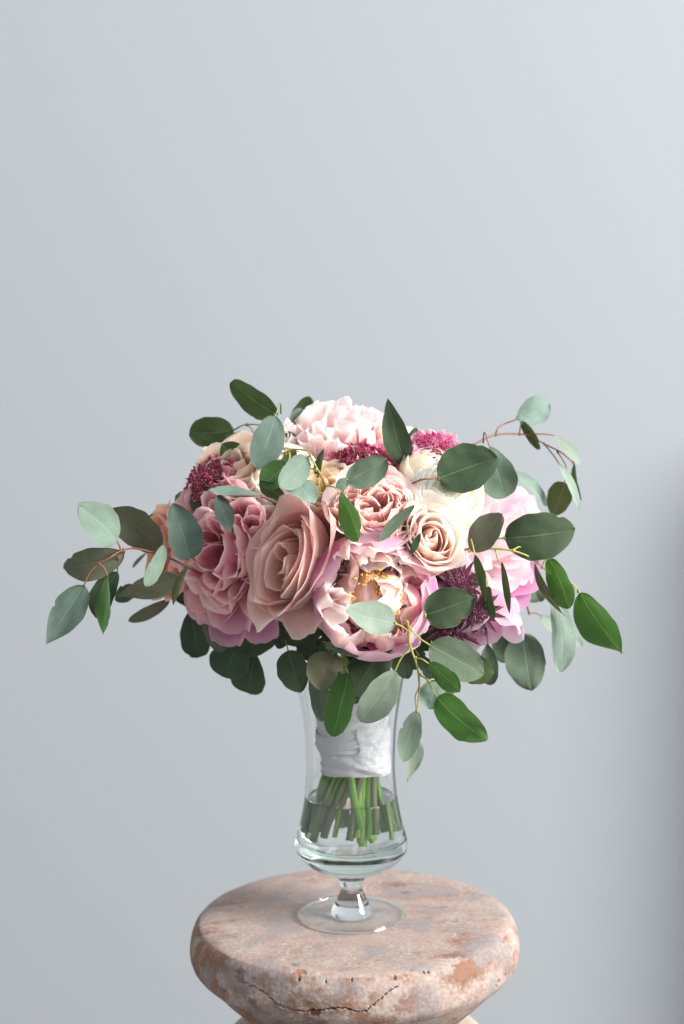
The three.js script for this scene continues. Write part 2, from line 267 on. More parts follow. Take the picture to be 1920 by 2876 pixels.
// ---------- terracotta pedestal ----------
{
  const t = thing('pedestal', 'cracked whitewashed terracotta pedestal under the glass vase', 'pedestal');
  t.position.set(0.0023, 0, 0);
  const prof = [[0.0005, 0], [0.06, 0], [0.118, -0.0002], [0.132, -0.0005], [0.1395, -0.0014], [0.1448, -0.0034], [0.1486, -0.0075], [0.1512, -0.0135], [0.1529, -0.0220], [0.1535, -0.0310], [0.152, -0.039], [0.1485, -0.0445], [0.1462, -0.0470], [0.1418, -0.0492], [0.139, -0.053], [0.133, -0.0595], [0.125, -0.068], [0.117, -0.0757], [0.108, -0.085], [0.099, -0.095], [0.091, -0.105], [0.088, -0.113], [0.093, -0.1165], [0.105, -0.1172], [0.1165, -0.1185], [0.1235, -0.123], [0.1265, -0.132], [0.125, -0.15], [0.112, -0.17], [0.098, -0.2], [0.092, -0.25], [0.092, -0.55], [0.1, -0.6], [0.12, -0.64], [0.135, -0.68], [0.14, -0.75]];
  const curve = new THREE.CatmullRomCurve3(prof.map(([r, h]) => V3(r, h, 0)), false, 'centripetal');
  // dense where it is seen
  const rows = []; { const n = 1400, all = curve.getPoints(n * 4); let last = null, acc = 0; for (const p of all) { if (last) acc += p.distanceTo(last); const step = p.y > -0.125 ? (p.y < -0.008 && p.y > -0.04 ? 0.0006 : 0.001) : 0.006; if (!last || acc >= step) { rows.push(p.clone()); acc = 0; } last = p; } rows.push(V3(0.14, -0.75, 0)); }
  const NU = 900, pos = [], col = [], idx = [], nrows = rows.length;
  // the crack, as points of the side: angle (0 = to the camera, positive to +x) and height
  const crack = [[-0.734, -0.0176], [-0.678, -0.0182], [-0.6, -0.0192], [-0.54, -0.0222], [-0.494, -0.0262], [-0.447, -0.03], [-0.396, -0.0316], [-0.348, -0.0339], [-0.277, -0.0321], [-0.209, -0.0309], [-0.142, -0.0285], [-0.076, -0.0268], [-0.03, -0.0287], [0.003, -0.0313], [0.055, -0.03], [0.095, -0.025], [0.136, -0.0193], [0.191, -0.0137], [0.249, -0.0096]];
  const arc = (th, h) => [th * 0.15, h * 1.2];
  const holes = [[-0.338, -0.006, 0.0017], [-0.026, -0.004, 0.001], [0.232, -0.0045, 0.0016], [-0.175, -0.0062, 0.001], [0.99, -0.0323, 0.0024], [0.97, -0.036, 0.0016], [1.078, -0.0304, 0.0018], [0.42, -0.0035, 0.0009], [0.45, -0.004, 0.0009], [-0.62, -0.0245, 0.001]];
  const clay = hex('#9b7460'), clay2 = hex('#8a6650'), pale = hex('#c3b1a8'), grey = hex('#9f9899'), tan = hex('#7a6750'), white = hex('#c3b9b0'), raw = hex('#8a4a33'), black = hex('#281d18'), cream = hex('#d9d2c2');
  for (let j = 0; j < nrows; j++) for (let i = 0; i <= NU; i++) {
    const p = rows[j], pa = rows[Math.max(0, j - 1)], pb = rows[Math.min(nrows - 1, j + 1)], x = (i / NU) * 2 - 1, th = Math.PI * (0.42 * x + 0.58 * x * x * x);   // the seam at the back
    let r = p.x, h = p.y, nx = -(pb.y - pa.y), ny = pb.x - pa.x; const nl = Math.hypot(nx, ny) || 1; nx /= nl; ny /= nl; if (j < 2) { nx = 0; ny = 1; } else { /* outward */ }
    const X = Math.sin(th) * r, Z = Math.cos(th) * r, w = fbm(X * 9, h * 9, Z * 9, 3);
    const big = fbm(X * 17 + 3, h * 30 + w, Z * 17, 5), mid = fbm(X * 60, h * 90, Z * 60 + w * 2, 4), fine = fbm(X * 260, h * 300, Z * 260, 3), grain = fbm(X * 900, h * 900, Z * 900, 2);
    let d = 0.0010 * big + 0.00042 * mid + 0.00034 * fine;
    const top = h > -0.003, brush = top ? fbm(X * 11 + Z * 3, 5, Z * 42 + X * 5, 4) : fbm(th * 7 + 2, h * 55, 3, 4);       // lime brushed on: long strokes
    const wash = smooth(-0.34, 0.34, brush * 0.9 + big * 0.8 + mid * 0.35 + fine * 0.25 + (top ? 0.3 : -0.04) + (top ? 0 : 0.14 * Math.sin(th)));
    const g = fbm(X * 22 + 31, h * 22, Z * 22 + 8, 4), c = clay.clone().lerp(clay2, clamp(0.5 + mid * 1.6));
    if (h < -0.006) c.lerp(tan, clamp(smooth(0.05, 0.5, -th + 0.2) * (0.35 + g * 1.4), 0, 0.75));      // browner tan towards one flank, in patches
    c.lerp(pale, wash * 0.85).lerp(white, clamp(smooth(0.05, 0.34, mid + fine * 1.1 + brush * 0.3) * (0.2 + wash) * (top ? 0.62 : 0.55)));
    c.lerp(grey, clamp(smooth(-0.04, 0.24, g + 0.3 * mid) * 0.7)); c.multiplyScalar(1 + grain * 0.4 + fine * 0.25);
    if (h < -0.1) c.lerp(cream, 0.8);
    if (h < -0.006 && h > -0.06 && Math.abs(th) < 1) {
      let [a, b] = arc(th, h); a += 0.002 * perlin.noise(a * 260, b * 260, 1) + 0.0012 * perlin.noise(a * 700, b * 700, 4); b += 0.0022 * perlin.noise(a * 210, b * 90, 2) + 0.0012 * perlin.noise(a * 640, b * 500, 7); let best = 1, q = 0;
      for (let k = 1; k < crack.length; k++) { const [x0, y0] = arc(...crack[k - 1], r), [x1, y1] = arc(...crack[k], r), t = clamp(((a - x0) * (x1 - x0) + (b - y0) * (y1 - y0)) / ((x1 - x0) ** 2 + (y1 - y0) ** 2)), s = Math.hypot(a - lerp(x0, x1, t), b - lerp(y0, y1, t)); if (s < best) { best = s; q = (k - 1 + t) / (crack.length - 1); } }
      const wide = (0.0004 * Math.sin(Math.PI * clamp(q * 0.75 + 0.15)) + 0.0003) * (1.2 + 1.8 * fine) * (1 - 0.45 * smooth(0.6, 0.8, q));
      d -= 0.0034 * (1 - smooth(wide * 0.35, wide, best)); d += 0.0006 * smooth(0.006, 0.001, best) * (fine + 0.3);
      const chip = smooth(0.0058, 0.0042, Math.hypot((th + 0.236) * r, (h + 0.0335) * 1.5) + fine * 0.004); d -= 0.0028 * chip; c.lerp(raw, chip * 0.7);
      const chip2 = smooth(0.007, 0.0055, Math.hypot((th + 0.74) * r, (h + 0.0127) * 1.1) + fine * 0.006); d -= 0.0007 * chip2; c.lerp(raw, chip2 * 0.5);
    }
    const chip3 = smooth(0.0065, 0.005, Math.hypot((th + 0.357) * r, (h + 0.002) * 3.2) + fine * 0.005) * (r > 0.138 && h > -0.012 ? 1 : 0); d -= 0.0009 * chip3; c.lerp(hex('#b0694f'), chip3 * 0.7);
    for (const [a, b, s] of holes) { const q = Math.hypot((th - a) * r, h - b); if (q < s * 1.6) d -= 0.0035 * smooth(s * 1.2, s * 0.3, q); }
    const sp = smooth(0.3, 0.42, fbm(X * 70 + 9, h * 140, Z * 70, 2) + 0.2 * fine); c.lerp(black, sp * 0.4);
    if (h > -0.001) d *= 0.25 + 0.75 * smooth(0.06, 0.11, r);
    r += nx * d; h += ny * d; if (j === 0) r = 0;
    pos.push(Math.sin(th) * r, TOP + h, Math.cos(th) * r); col.push(clamp(c.r), clamp(c.g), clamp(c.b));
  }
  for (let j = 0; j < nrows - 1; j++) for (let i = 0; i < NU; i++) { const a = j * (NU + 1) + i, b = a + 1, c = a + NU + 1, e = c + 1; idx.push(a, c, e, a, e, b); }
  const g = new THREE.BufferGeometry(); g.setAttribute('position', new THREE.Float32BufferAttribute(pos, 3)); g.setAttribute('color', new THREE.Float32BufferAttribute(col, 3)); g.setIndex(idx); g.computeVertexNormals();
  part('body', g, new THREE.MeshStandardMaterial({ vertexColors: true, roughness: 0.88, color: new THREE.Color().setRGB(0.70, 0.675, 0.67) }), t);
}
// ---------- vase, water, binding ----------
const inner = [[0, 0.0672], [0.02, 0.0674], [0.034, 0.0683], [0.0415, 0.0706], [0.0455, 0.0745], [0.0466, 0.0795], [0.0458, 0.0870], [0.0436, 0.0965], [0.0402, 0.1129], [0.0382, 0.1385], [0.0382, 0.1539], [0.0399, 0.1847], [0.0445, 0.2155], [0.0505, 0.2483]];
{
  const t = thing('vase', 'clear footed glass vase holding the bouquet on the terracotta pedestal', 'vase');
  t.position.set(0, TOP + 0.0006, 0);
  const outer = [[0.0, 0.0003], [0.0125, 0.0003], [0.0182, 0.0006], [0.0195, 0.0022], [0.0188, 0.0062], [0.0156, 0.0122], [0.0122, 0.0195], [0.0099, 0.0251], [0.0102, 0.0308], [0.0128, 0.0374], [0.018, 0.0421], [0.029, 0.0457], [0.039, 0.0510], [0.0465, 0.0575], [0.0506, 0.0634], [0.0521, 0.0698], [0.0508, 0.0780], [0.0475, 0.0893], [0.0433, 0.1118], [0.041, 0.1385], [0.041, 0.1539], [0.0427, 0.1847], [0.0473, 0.2155], [0.0527, 0.2488], [0.0522, 0.2509], [0.0512, 0.2512]];
  const path = (a, n) => new THREE.CatmullRomCurve3(a.map(([r, h]) => V3(r, h, 0)), false, 'centripetal').getPoints(n).map((p) => new THREE.Vector2(Math.max(0, p.x), p.y));
  const glass = new THREE.MeshPhysicalMaterial({ color: 0xffffff, roughness: 0, transmission: 1, thickness: 0.01, ior: 1.5, specularIntensity: 0.6, attenuationColor: new THREE.Color().setRGB(0.88, 0.94, 0.91), attenuationDistance: 0.06 });
  part('body', new THREE.LatheGeometry([...path(outer, 220), ...path(inner.slice().reverse(), 120)], 128), glass, t);
  const foot = [[0.0199, 0.0014], [0.036, 0.0009], [0.0455, 0.0006], [0.0472, 0.0012], [0.0472, 0.0024], [0.0455, 0.0033], [0.036, 0.0044], [0.027, 0.0057], [0.0197, 0.0066]];
  part('foot', new THREE.LatheGeometry(path(foot, 120), 128), new THREE.MeshPhysicalMaterial({ color: new THREE.Color().setRGB(0.97, 0.985, 0.98), roughness: 0, transmission: 1, thickness: 0, ior: 1.5, side: THREE.DoubleSide }), t);
  const ring = []; for (let k = 0; k <= 24; k++) { const a = k / 24 * Math.PI * 2; ring.push(new THREE.Vector2(0.0489 + 0.0016 * Math.cos(a), 0.0017 + 0.0016 * Math.sin(a))); }
  part('rim', new THREE.LatheGeometry(ring, 160), glass, t);
  const level = 0.1152, w = path(inner.filter(([, h]) => h < level), 80).map((p) => new THREE.Vector2(p.x ? p.x + 0.0003 : 0, p.y - 0.0003));
  w.push(new THREE.Vector2(0.0405, level + 0.0012), new THREE.Vector2(0.0392, level + 0.0003), new THREE.Vector2(0.037, level), new THREE.Vector2(0, level));
  const water = thing('water', 'clear water filling the lower part of the glass vase', 'water'); water.position.copy(t.position); water.userData.kind = 'thing';
  part('body', new THREE.LatheGeometry(w, 128), new THREE.MeshPhysicalMaterial({ color: 0xffffff, roughness: 0, transmission: 1, thickness: 0.05, ior: 1.33, specularIntensity: 0.6 }), water);
}
{
  const t = thing('ribbon', 'white ribbon with lace edging wound around the flower stems inside the vase', 'ribbon');
  t.position.set(0.002, TOP + 0.1425, 0);
  const cloth = new THREE.MeshPhysicalMaterial({ color: 0xd3d5da, roughness: 0.85, side: THREE.DoubleSide, sheen: 0.4, sheenRoughness: 0.5, bumpScale: 0.0004, bumpMap: canvasMap(256, 256, (g, w, h) => { g.fillStyle = '#808080'; g.fillRect(0, 0, w, h); const r = rng(3); for (let i = 0; i < 9000; i++) { g.globalAlpha = 0.2; g.fillStyle = r() > 0.5 ? '#fff' : '#000'; g.fillRect(r() * w, r() * h, 2, 2); } }, false) });
  // each turn: height of its middle, slope, width, radius, lace
  [[0.006, 0.04, 0.02, 0.0288, 0], [0.016, -0.1, 0.022, 0.0304, 0], [0.030, 0.1, 0.024, 0.0318, 0], [0.044, -0.06, 0.024, 0.0322, 0], [0.056, 0.05, 0.02, 0.0318, 0], [0.040, 0.12, 0.018, 0.0328, 1]].forEach(([h0, slope, wd, rad, lace], n) => {
    part(lace ? 'lace_band' : 'band', grid(lace ? 260 : 160, 12, (i, j) => {
      const a = i * Math.PI * 2, e = lace ? 0.0013 * Math.abs(Math.sin(a * 26)) * (j < 0.2 || j > 0.8 ? 1 : 0) : 0, y = h0 + Math.sin(a + n * 1.7) * slope * 0.1 + (j - 0.5) * wd + (j > 0.5 ? -e : e);
      const wr = 0.0008 * Math.sin(j * 17 + 3 * Math.sin(a * 2 + n)) + 0.0012 * fbm(Math.cos(a) * 2 + n, j * 3, Math.sin(a) * 2, 3), f = 0.0008 * Math.pow(Math.abs(j * 2 - 1), 4);
      const R = rad + wr - f + 0.0008 * Math.sin(a * 3 + n);
      return V3(Math.cos(a) * R, y, Math.sin(a) * R);
    }), cloth, t);
  });
  // the lace end: a frilled corner of ribbon folded over the front, its tail running down across the bands
  part('lace_end', grid(150, 60, (i, j) => {
    const jag = 0.0012, left = lerp(2.08, 1.42, smooth(0, 0.4, j)) + 0.05 * Math.sin(j * 9), a = lerp(left, -0.55, i), low = lerp(0.0006, 0.0195, clamp((a - 0.62) / 1.44)), sc = (k) => jag * Math.abs(Math.sin(k));
    const hh = lerp(low, 0.047 - 0.004 * i, j) - (j < 0.04 ? sc(a * 33) : 0) + (j > 0.96 ? sc(a * 33) : 0), aa = a + (i < 0.02 ? sc(j * 40) / 0.034 : 0);
    const R = 0.0338 + 0.003 * fbm(a * 3.4, hh * 110, 4, 4) + 0.0006 * Math.sin(a * 7 + hh * 260) + 0.0008 * Math.pow(Math.max(1 - i * 8, 1 - j * 5, 0), 2);
    return V3(Math.cos(aa) * R, hh, Math.sin(aa) * R);
  }), cloth, t);
}
// ---------- the flowers of the bouquet ----------
const FL = 'flowers of the bouquet';
{
  const f = flowerThing('rose', 'large dusty mauve rose with long swirling petals beside the open pink peony', 'rose', 832, 1575, 0.1, [-0.6, 0.2, 0.76], 0.035, 0.4, FL);
  rosePetals(f, 0.047, 18, (t) => t < 0.4 ? ['#dca99c', '#e3b7ab', '#f2d6cb'] : ['#dfb2aa', '#e6bdb5', '#f4dad1'], 11, { ruffle: 0.05, open: 0.85, wide: 1.1, sides: azTo(f, [0.94, -0.34, 0]), post: squeeze(f, [0.34, 0.94, 0], 1.3, 0.68) });
  [[0.35, -0.94, 0.072, 118], [1, -0.25, 0.07, 96], [0.85, 0.5, 0.066, 84], [-0.35, -0.94, 0.06, 108], [-0.7, 0.7, 0.066, 70], [0.75, -0.66, 0.074, 88], [0.25, 1, 0.058, 80]].forEach(([x, y, L, tip], i) => petal(f, { L, W: 0.031, R: 0.04, keys: [[0, 86], [0.3, 56], [0.7, 46 + i * 2], [0.88, 56], [1, tip]], r0: 0.006, y0: -0.002 * i, ruffle: 0.004, freq: 0.9, round: 0.3, roundPow: 3, notch: 0.05, peak: 0.66, foot: 0.42, az: azTo(f, [x, y, 0]), seed: 170 + i * 3, nu: 22, nv: 22, cols: ['#dfb0aa', '#e6bcb5', '#f4dad1'], rim: 0.05 }));
  calyx(f, 0.04, 5, 2); headStem(f, 0.0039);
}
{
  const f = flowerThing('peony', 'half open pink peony showing yellow stamens among blush petals, above the vase', 'peony', 1047, 1668, 0.112, [0.06, 0.06, 1], 0.033, 0.7, FL);
  const R = 0.055;
  stamens(f, R * 0.44, 200, R * 0.88, '#e3a534', 3, '#f0bd45');
  frillPetals(f, R, 24, (t, r) => ['#fdd2c4', pick(r, ['#ffe6df', '#ffede8']), '#fffaf8'], 27, { inner: 0.06, reach: 0.9, len: 0.9, lift: 0.1, wide: 0.34, from: 54, center: 6, to: 26, rag: 0.14, notch: 0.14, freq: 1.3 });
  curledHeart(f, R, 34, (t, r) => ['#fdd2c4', pick(r, ['#ffe6df', '#ffede8', '#ffe0da']), '#fffaf8'], 23);
  [[-0.85, 0.6, '#dd68b0', '#e684c0', 1.8], [0.15, 1, '#e892c8', '#f2b2d6', 1.95], [0.8, 0.65, '#e88cc6', '#f0acd4', 1.85]].forEach(([x, y, c0, c1, L], i) => petal(f, { L: R * L, W: R * 0.62, R: R * 0.7, keys: [[0, 95], [0.3, 74], [0.58, 18], [0.82, -36], [1, -62]], r0: R * 0.1, y0: 0, ruffle: R * 0.05, freq: 1.2, round: 0.2, roundPow: 3, notch: 0.1, peak: 0.62, foot: 0.45, az: azTo(f, [x, y, 0]), seed: 410 + i, nu: 20, nv: 20, cols: [c0, c1, '#f9dce8'], rim: 0.1 }));
  guardPetals(f, R, 11, [[0, 92], [0.3, 70], [0.58, 18], [0.82, -30], [1, -52]], (i, r) => i % 3 ? ['#e68cc4', pick(r, ['#efaad2', '#f2bad8']), '#fae2ea'] : ['#de72b6', '#ea98ca', '#f8d6e4'], 31, { len: 1.8, wide: 0.7, cup: 0.72, ruffle: 0.06, notch: 0.09, loose: 26 });
  calyx(f, 0.03, 5, 4); headStem(f, 0.0039, 'green', 0.097);
}
{
  const f = flowerThing('peony', 'shaded warm pink peony with ruffled heart on the window-far side of the mauve rose', 'peony', 634, 1553, 0.06, [-0.5, 0.12, 0.84], 0.025, 0.2, FL);
  const R = 0.051;
  frillPetals(f, R, 34, (t, r) => t < 0.55 ? ['#e27898', pick(r, ['#eb9fb6', '#efb0bd', '#f2bec2']), '#f8d7d8'] : ['#e69cb4', pick(r, ['#f1c0c8', '#f4cacb', '#efb7c3']), '#fae0de'], 41, { reach: 1.5, len: 1.0, wide: 0.5, from: 30, to: 46, rag: 0.08, notch: 0.07, freq: 0.9 });
  guardPetals(f, R, 11, [[0, 95], [0.4, 78], [0.8, 62], [1, 85]], (i) => i % 2 ? ['#d684aa', '#e2a2b8', '#efc4cc'] : ['#e09ab0', '#eeb8ba', '#f6d2ca'], 43, { len: 1.35, wide: 0.6, cup: 0.8, loose: 26, ruffle: 0.06 });
  [[-0.15, -1, 0.2, 1.6, 92], [-0.7, -0.75, 0.1, 1.45, 84], [0.4, -0.9, 0.2, 1.6, 100], [-1, -0.2, 0.1, 1.5, 70]].forEach(([x, y, z, L, tip], i) => petal(f, { L: R * L, W: R * 0.5, R: R * 0.6, keys: [[0, 92], [0.4, 78], [0.8, 74], [1, tip]], r0: R * 0.1, y0: -R * (0.08 + 0.03 * i), ruffle: R * 0.06, freq: 1.1, notch: 0.06, peak: 0.6, foot: 0.4, az: azTo(f, [x, y, z]), seed: 610 + i * 2, nu: 18, nv: 18, cols: i < 3 ? ['#ae5a8a', '#c47ca0', '#d9a4b4'] : ['#d28aa1', '#e0a7af', '#eec5c1'], rim: 0.07 }));
  calyx(f, 0.03, 4, 1); headStem(f, 0.0037);
}
{
  const f = flowerThing('rose', 'small blush spray rose with a tight heart, touching the white ranunculus', 'rose', 1208, 1512, 0.112, [0.14, 0.42, 0.86], 0.03, 1.1, FL);
  rosePetals(f, 0.034, 21, (t) => t < 0.45 ? ['#fddacb', '#fee7db', '#fff3ea'] : ['#feeade', '#fff1e8', '#fff8f0'], 53, { ruffle: 0.06, open: 0.6, wide: 1.15, shut: -18, post: squeeze(f, [0.3, -0.95, 0], 1.12, 0.92) });
  calyx(f, 0.026, 5, 3); headStem(f, 0.0031);
}
{
  const f = flowerThing('garden_rose', 'cup shaped pink garden rose with crowded wavy petals above the mauve rose', 'rose', 1052, 1432, 0.1, [0.02, 0.58, 0.82], 0.026, 0.3, FL);
  const R = 0.038;
  frillPetals(f, R, 84, (t, r) => ['#fdc4ba', pick(r, ['#ffdcd5', '#ffe3dd', '#fedfd8']), '#fff3ef'], 61, { reach: 2.2, len: 0.72, lift: 0.32, wide: 0.34, rag: 0.06, from: 14, to: 22, drop: 0.16, notch: 0.06, freq: 1.0 });
  guardPetals(f, R, 10, [[0, 92], [0.35, 50], [0.8, 22], [1, 50]], () => ['#f9c6c8', '#fcdcdc', '#fef0ee'], 63, { len: 1.5, wide: 0.66, cup: 0.8, ruffle: 0.04 });
  calyx(f, 0.026, 5, 2); headStem(f, 0.0033);
}
{
  const f = flowerThing('ranunculus', 'white ranunculus of thin layered petals with a small green eye', 'ranunculus', 1250, 1402, 0.075, [0.1, 0.62, 0.72], 0.03, 0, FL);
  ranunculus(f, 0.035, 60, (t) => t < 0.3 ? ['#ecf1d4', '#f6f4e4', '#fefcf5'] : ['#f8f3e4', '#fbf8ee', '#fffefb'], 71, true); headStem(f, 0.0033);
}
{
  const f = flowerThing('ranunculus', 'cream yellow ranunculus behind the round leaf, under the pink topped scabiosa', 'ranunculus', 1205, 1330, 0.03, [0.2, 0.7, 0.6], 0.028, 0.5, FL);
  ranunculus(f, 0.03, 46, (t, r) => ['#fbeed0', pick(r, ['#fcf3de', '#fdf6e8']), '#fefbf2'], 73, false); headStem(f);
}
{
  const f = flowerThing('ranunculus', 'cream ranunculus wedged behind the wavy pink garden rose', 'ranunculus', 1112, 1392, 0.04, [0.15, 0.75, 0.62], 0.026, 1.5, FL);
  ranunculus(f, 0.027, 42, (t, r) => ['#fbeed6', pick(r, ['#fdf6e8', '#fcf2e2']), '#fefbf4'], 75, false); headStem(f);
}
{
  const f = flowerThing('rose', 'peach yellow rose sunk between the frosted twin leaves and the scabiosa', 'rose', 915, 1385, 0.06, [0, 0.72, 0.66], 0.024, 0.9, FL);
  rosePetals(f, 0.03, 20, () => ['#f4d8a8', '#f8e3c0', '#fbeed8'], 81, { open: 0.8 }); headStem(f);
}
{
  const f = flowerThing('ranunculus', 'white ranunculus half hidden by leaves under the highest eucalyptus sprig', 'ranunculus', 795, 1355, 0.03, [-0.1, 0.7, 0.65], 0.034, 0.6, FL);
  ranunculus(f, 0.036, 50, (t) => t < 0.4 ? ['#fcf4e6', '#fdf8f0', '#fefcf8'] : ['#fdf7ee', '#fefbf6', '#fffefb'], 83, false); headStem(f);
}
{
  const f = flowerThing('peony', 'pale blush peony crowning the top of the bouquet', 'peony', 962, 1268, -0.005, [0, 0.8, 0.55], 0.022, 0, FL);
  const R = 0.052;
  frillPetals(f, R, 60, (t, r) => ['#fad0c6', pick(r, ['#fce2dc', '#fde8e4', '#fdeae8']), '#fff6f5'], 91, { reach: 1.7, len: 1.05, wide: 0.34, from: 24, to: 54 });
  guardPetals(f, R, 10, [[0, 95], [0.5, 70], [1, 50]], () => ['#f8d2ce', '#fbe3e1', '#fdf4f4'], 93, { len: 1.35, loose: 20 }); headStem(f);
}
{
  const f = flowerThing('scabiosa', 'crimson scabiosa pincushion half covered by the oval sage leaf', 'scabiosa', 1012, 1322, 0.035, [0.0, 0.78, 0.62], 0.012, 0, FL);
  scabiosa(f, 0.034, 101, ['#8c1140', '#b41c56', '#a91a4c', '#cf4274'], ['#c83070', '#e0528c', '#f09cb6']); headStem(f, 0.0022);
}
{
  const f = flowerThing('scabiosa', 'bright pink scabiosa on the window side of the tall upright leaf', 'scabiosa', 1222, 1283, 0.02, [0.25, 0.75, 0.6], 0.012, 1, FL);
  scabiosa(f, 0.03, 103, ['#c0246a', '#e0509a', '#e870ac', '#d23480'], ['#e464a4', '#f29cc4', '#fad0de']); headStem(f, 0.0022);
}
{
  const f = flowerThing('scabiosa', 'dark crimson scabiosa at the shaded edge, above the ruffled warm pink peony', 'scabiosa', 588, 1352, 0.02, [-0.55, 0.7, 0.4], 0.012, 2, FL);
  scabiosa(f, 0.03, 105, ['#8a1438', '#b41e4e', '#a41a46', '#d04c70'], ['#d0447c', '#e474a0', '#f2b4c0']); headStem(f, 0.0022);
}
{
  const f = flowerThing('rose', 'peach rose lying between the dark crimson scabiosa and the white ranunculus', 'rose', 680, 1345, 0.015, [-0.25, 0.75, 0.55], 0.024, 0.2, FL);
  rosePetals(f, 0.038, 20, () => ['#f0d0b4', '#f4dac4', '#f9e8d8'], 111, { open: 0.9 }); headStem(f);
}
{
  const f = flowerThing('rose', 'salmon peach rose at the dark outer edge, behind the trailing eucalyptus', 'rose', 505, 1555, -0.02, [-0.88, 0.1, 0.35], 0.028, 0.8, FL);
  rosePetals(f, 0.042, 20, () => ['#e0987c', '#e8aa8e', '#efc0a6'], 113, { open: 0.85 }); headStem(f);
}
{
  const f = flowerThing('peony', 'large pale pink peony with a magenta guard petal, outermost on the brightly lit side', 'peony', 1388, 1548, 0.025, [0.72, 0.1, 0.6], 0.03, 0.4, FL);
  const R = 0.053;
  frillPetals(f, R, 20, (t, r) => ['#f6d4de', pick(r, ['#fae9ee', '#fbeef0', '#f8e2e8']), '#fefaf9'], 121, { reach: 1.7, len: 1.0, wide: 0.56, from: 24, to: 44, rag: 0.06, notch: 0.06, freq: 0.7 });
  guardPetals(f, R, 12, [[0, 95], [0.4, 72], [0.75, 45], [1, 60]], (i, r) => i === 3 || i === 6 ? ['#b8489a', '#cc72b0', '#e0a4cc'] : ['#eec4dc', pick(r, ['#f7dfea', '#f9e8f0']), '#fdf6f9'], 123, { len: 1.45, wide: 0.72, loose: 20, ruffle: 0.035, notch: 0.04 });
  [[-0.75, -0.15, 0.65, '#b84a9c', '#cc70b4'], [-0.7, -0.6, 0.4, '#d48cc0', '#e6b4d6']].forEach(([x, y, z, c0, c1], i) => petal(f, { L: R * 1.35, W: R * 0.55, R: R * 0.7, keys: [[0, 95], [0.35, 66], [0.75, 30], [1, 24]], r0: R * 0.1, y0: -R * 0.05, ruffle: R * 0.03, freq: 1, notch: 0.04, peak: 0.55, foot: 0.45, az: azTo(f, [x, y, z]), seed: 520 + i, nu: 18, nv: 18, cols: [c0, c1, '#ecc6de'], rim: 0.06 }));
  calyx(f, 0.03, 5, 2); headStem(f, 0.0037);
}
{
  const f = flowerThing('peony', 'low pink peony bud with a drooping pointed petal behind the burgundy astrantia', 'peony', 1352, 1752, 0.07, [0.12, -0.8, 0.45], 0.03, 2.2, FL);
  guardPetals(f, 0.036, 9, [[0, 90], [0.35, 50], [0.7, 10], [1, 0]], (i) => i % 2 ? ['#e4a4cc', '#eec4dc', '#f8e4ee'] : ['#d98fc0', '#e8b6d4', '#f6dce8'], 131, { len: 1.75, wide: 0.62, cup: 0.7, notch: 0.02 }); headStem(f);
}
{
  const f = flowerThing('peony', 'pale blush peony peeking out behind the pink topped scabiosa', 'peony', 1170, 1262, -0.06, [0.2, 0.85, 0.1], 0.02, 2.2, FL);
  frillPetals(f, 0.042, 34, (t, r) => ['#f3c5bc', pick(r, ['#f8dad4', '#fae4e0']), '#fdf0ee'], 133, { reach: 1.6, wide: 0.38, to: 55 });
  guardPetals(f, 0.042, 9, [[0, 95], [0.5, 70], [1, 50]], () => ['#f4c8c4', '#f8dcd8', '#fceeec'], 134, { loose: 20 }); headStem(f);
}
[['burgundy astrantia with grey pink pincushion, tucked between blush rose and open peony', 1107, 1532, 0.118, [-0.15, 0.5, 0.8], 0.024],
 ['purple burgundy astrantia with upright pointed bracts under the blush rose', 1285, 1640, 0.1, [-0.15, 0.62, 0.7], 0.021],
 ['dark burgundy astrantia with downward pointing bracts beside the olive green round leaf', 1342, 1722, 0.108, [0.3, -0.25, 0.85], 0.022],
 ['burgundy astrantia mostly hidden below the olive green round leaf, showing bract tips', 1262, 1772, 0.095, [-0.1, -0.5, 0.7], 0.026],
].forEach(([label, x, y, z, axis, R], i) => {
  const f = flowerThing('astrantia', label, 'astrantia', x, y, z, axis, R * 0.3, i, 'burgundy astrantias');
  astrantia(f, R, 141 + i * 7); headStem(f, 0.0016, 'dark');
});
// ---------- eucalyptus ----------
const leafTones = {                                  // body, blotch, vein, edge; share of light let through
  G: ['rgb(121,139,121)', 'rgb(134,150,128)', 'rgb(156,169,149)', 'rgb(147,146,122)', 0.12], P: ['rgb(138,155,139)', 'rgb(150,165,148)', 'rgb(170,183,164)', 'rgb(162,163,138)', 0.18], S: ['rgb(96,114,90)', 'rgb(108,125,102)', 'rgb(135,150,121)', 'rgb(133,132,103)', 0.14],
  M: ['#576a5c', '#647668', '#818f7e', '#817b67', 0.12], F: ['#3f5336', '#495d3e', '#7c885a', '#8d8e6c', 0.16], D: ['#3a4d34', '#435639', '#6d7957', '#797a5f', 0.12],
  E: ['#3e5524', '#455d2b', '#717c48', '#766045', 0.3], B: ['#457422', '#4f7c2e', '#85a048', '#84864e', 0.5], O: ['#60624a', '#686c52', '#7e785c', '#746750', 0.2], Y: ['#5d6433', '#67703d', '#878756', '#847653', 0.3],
};
const leafMats = {};
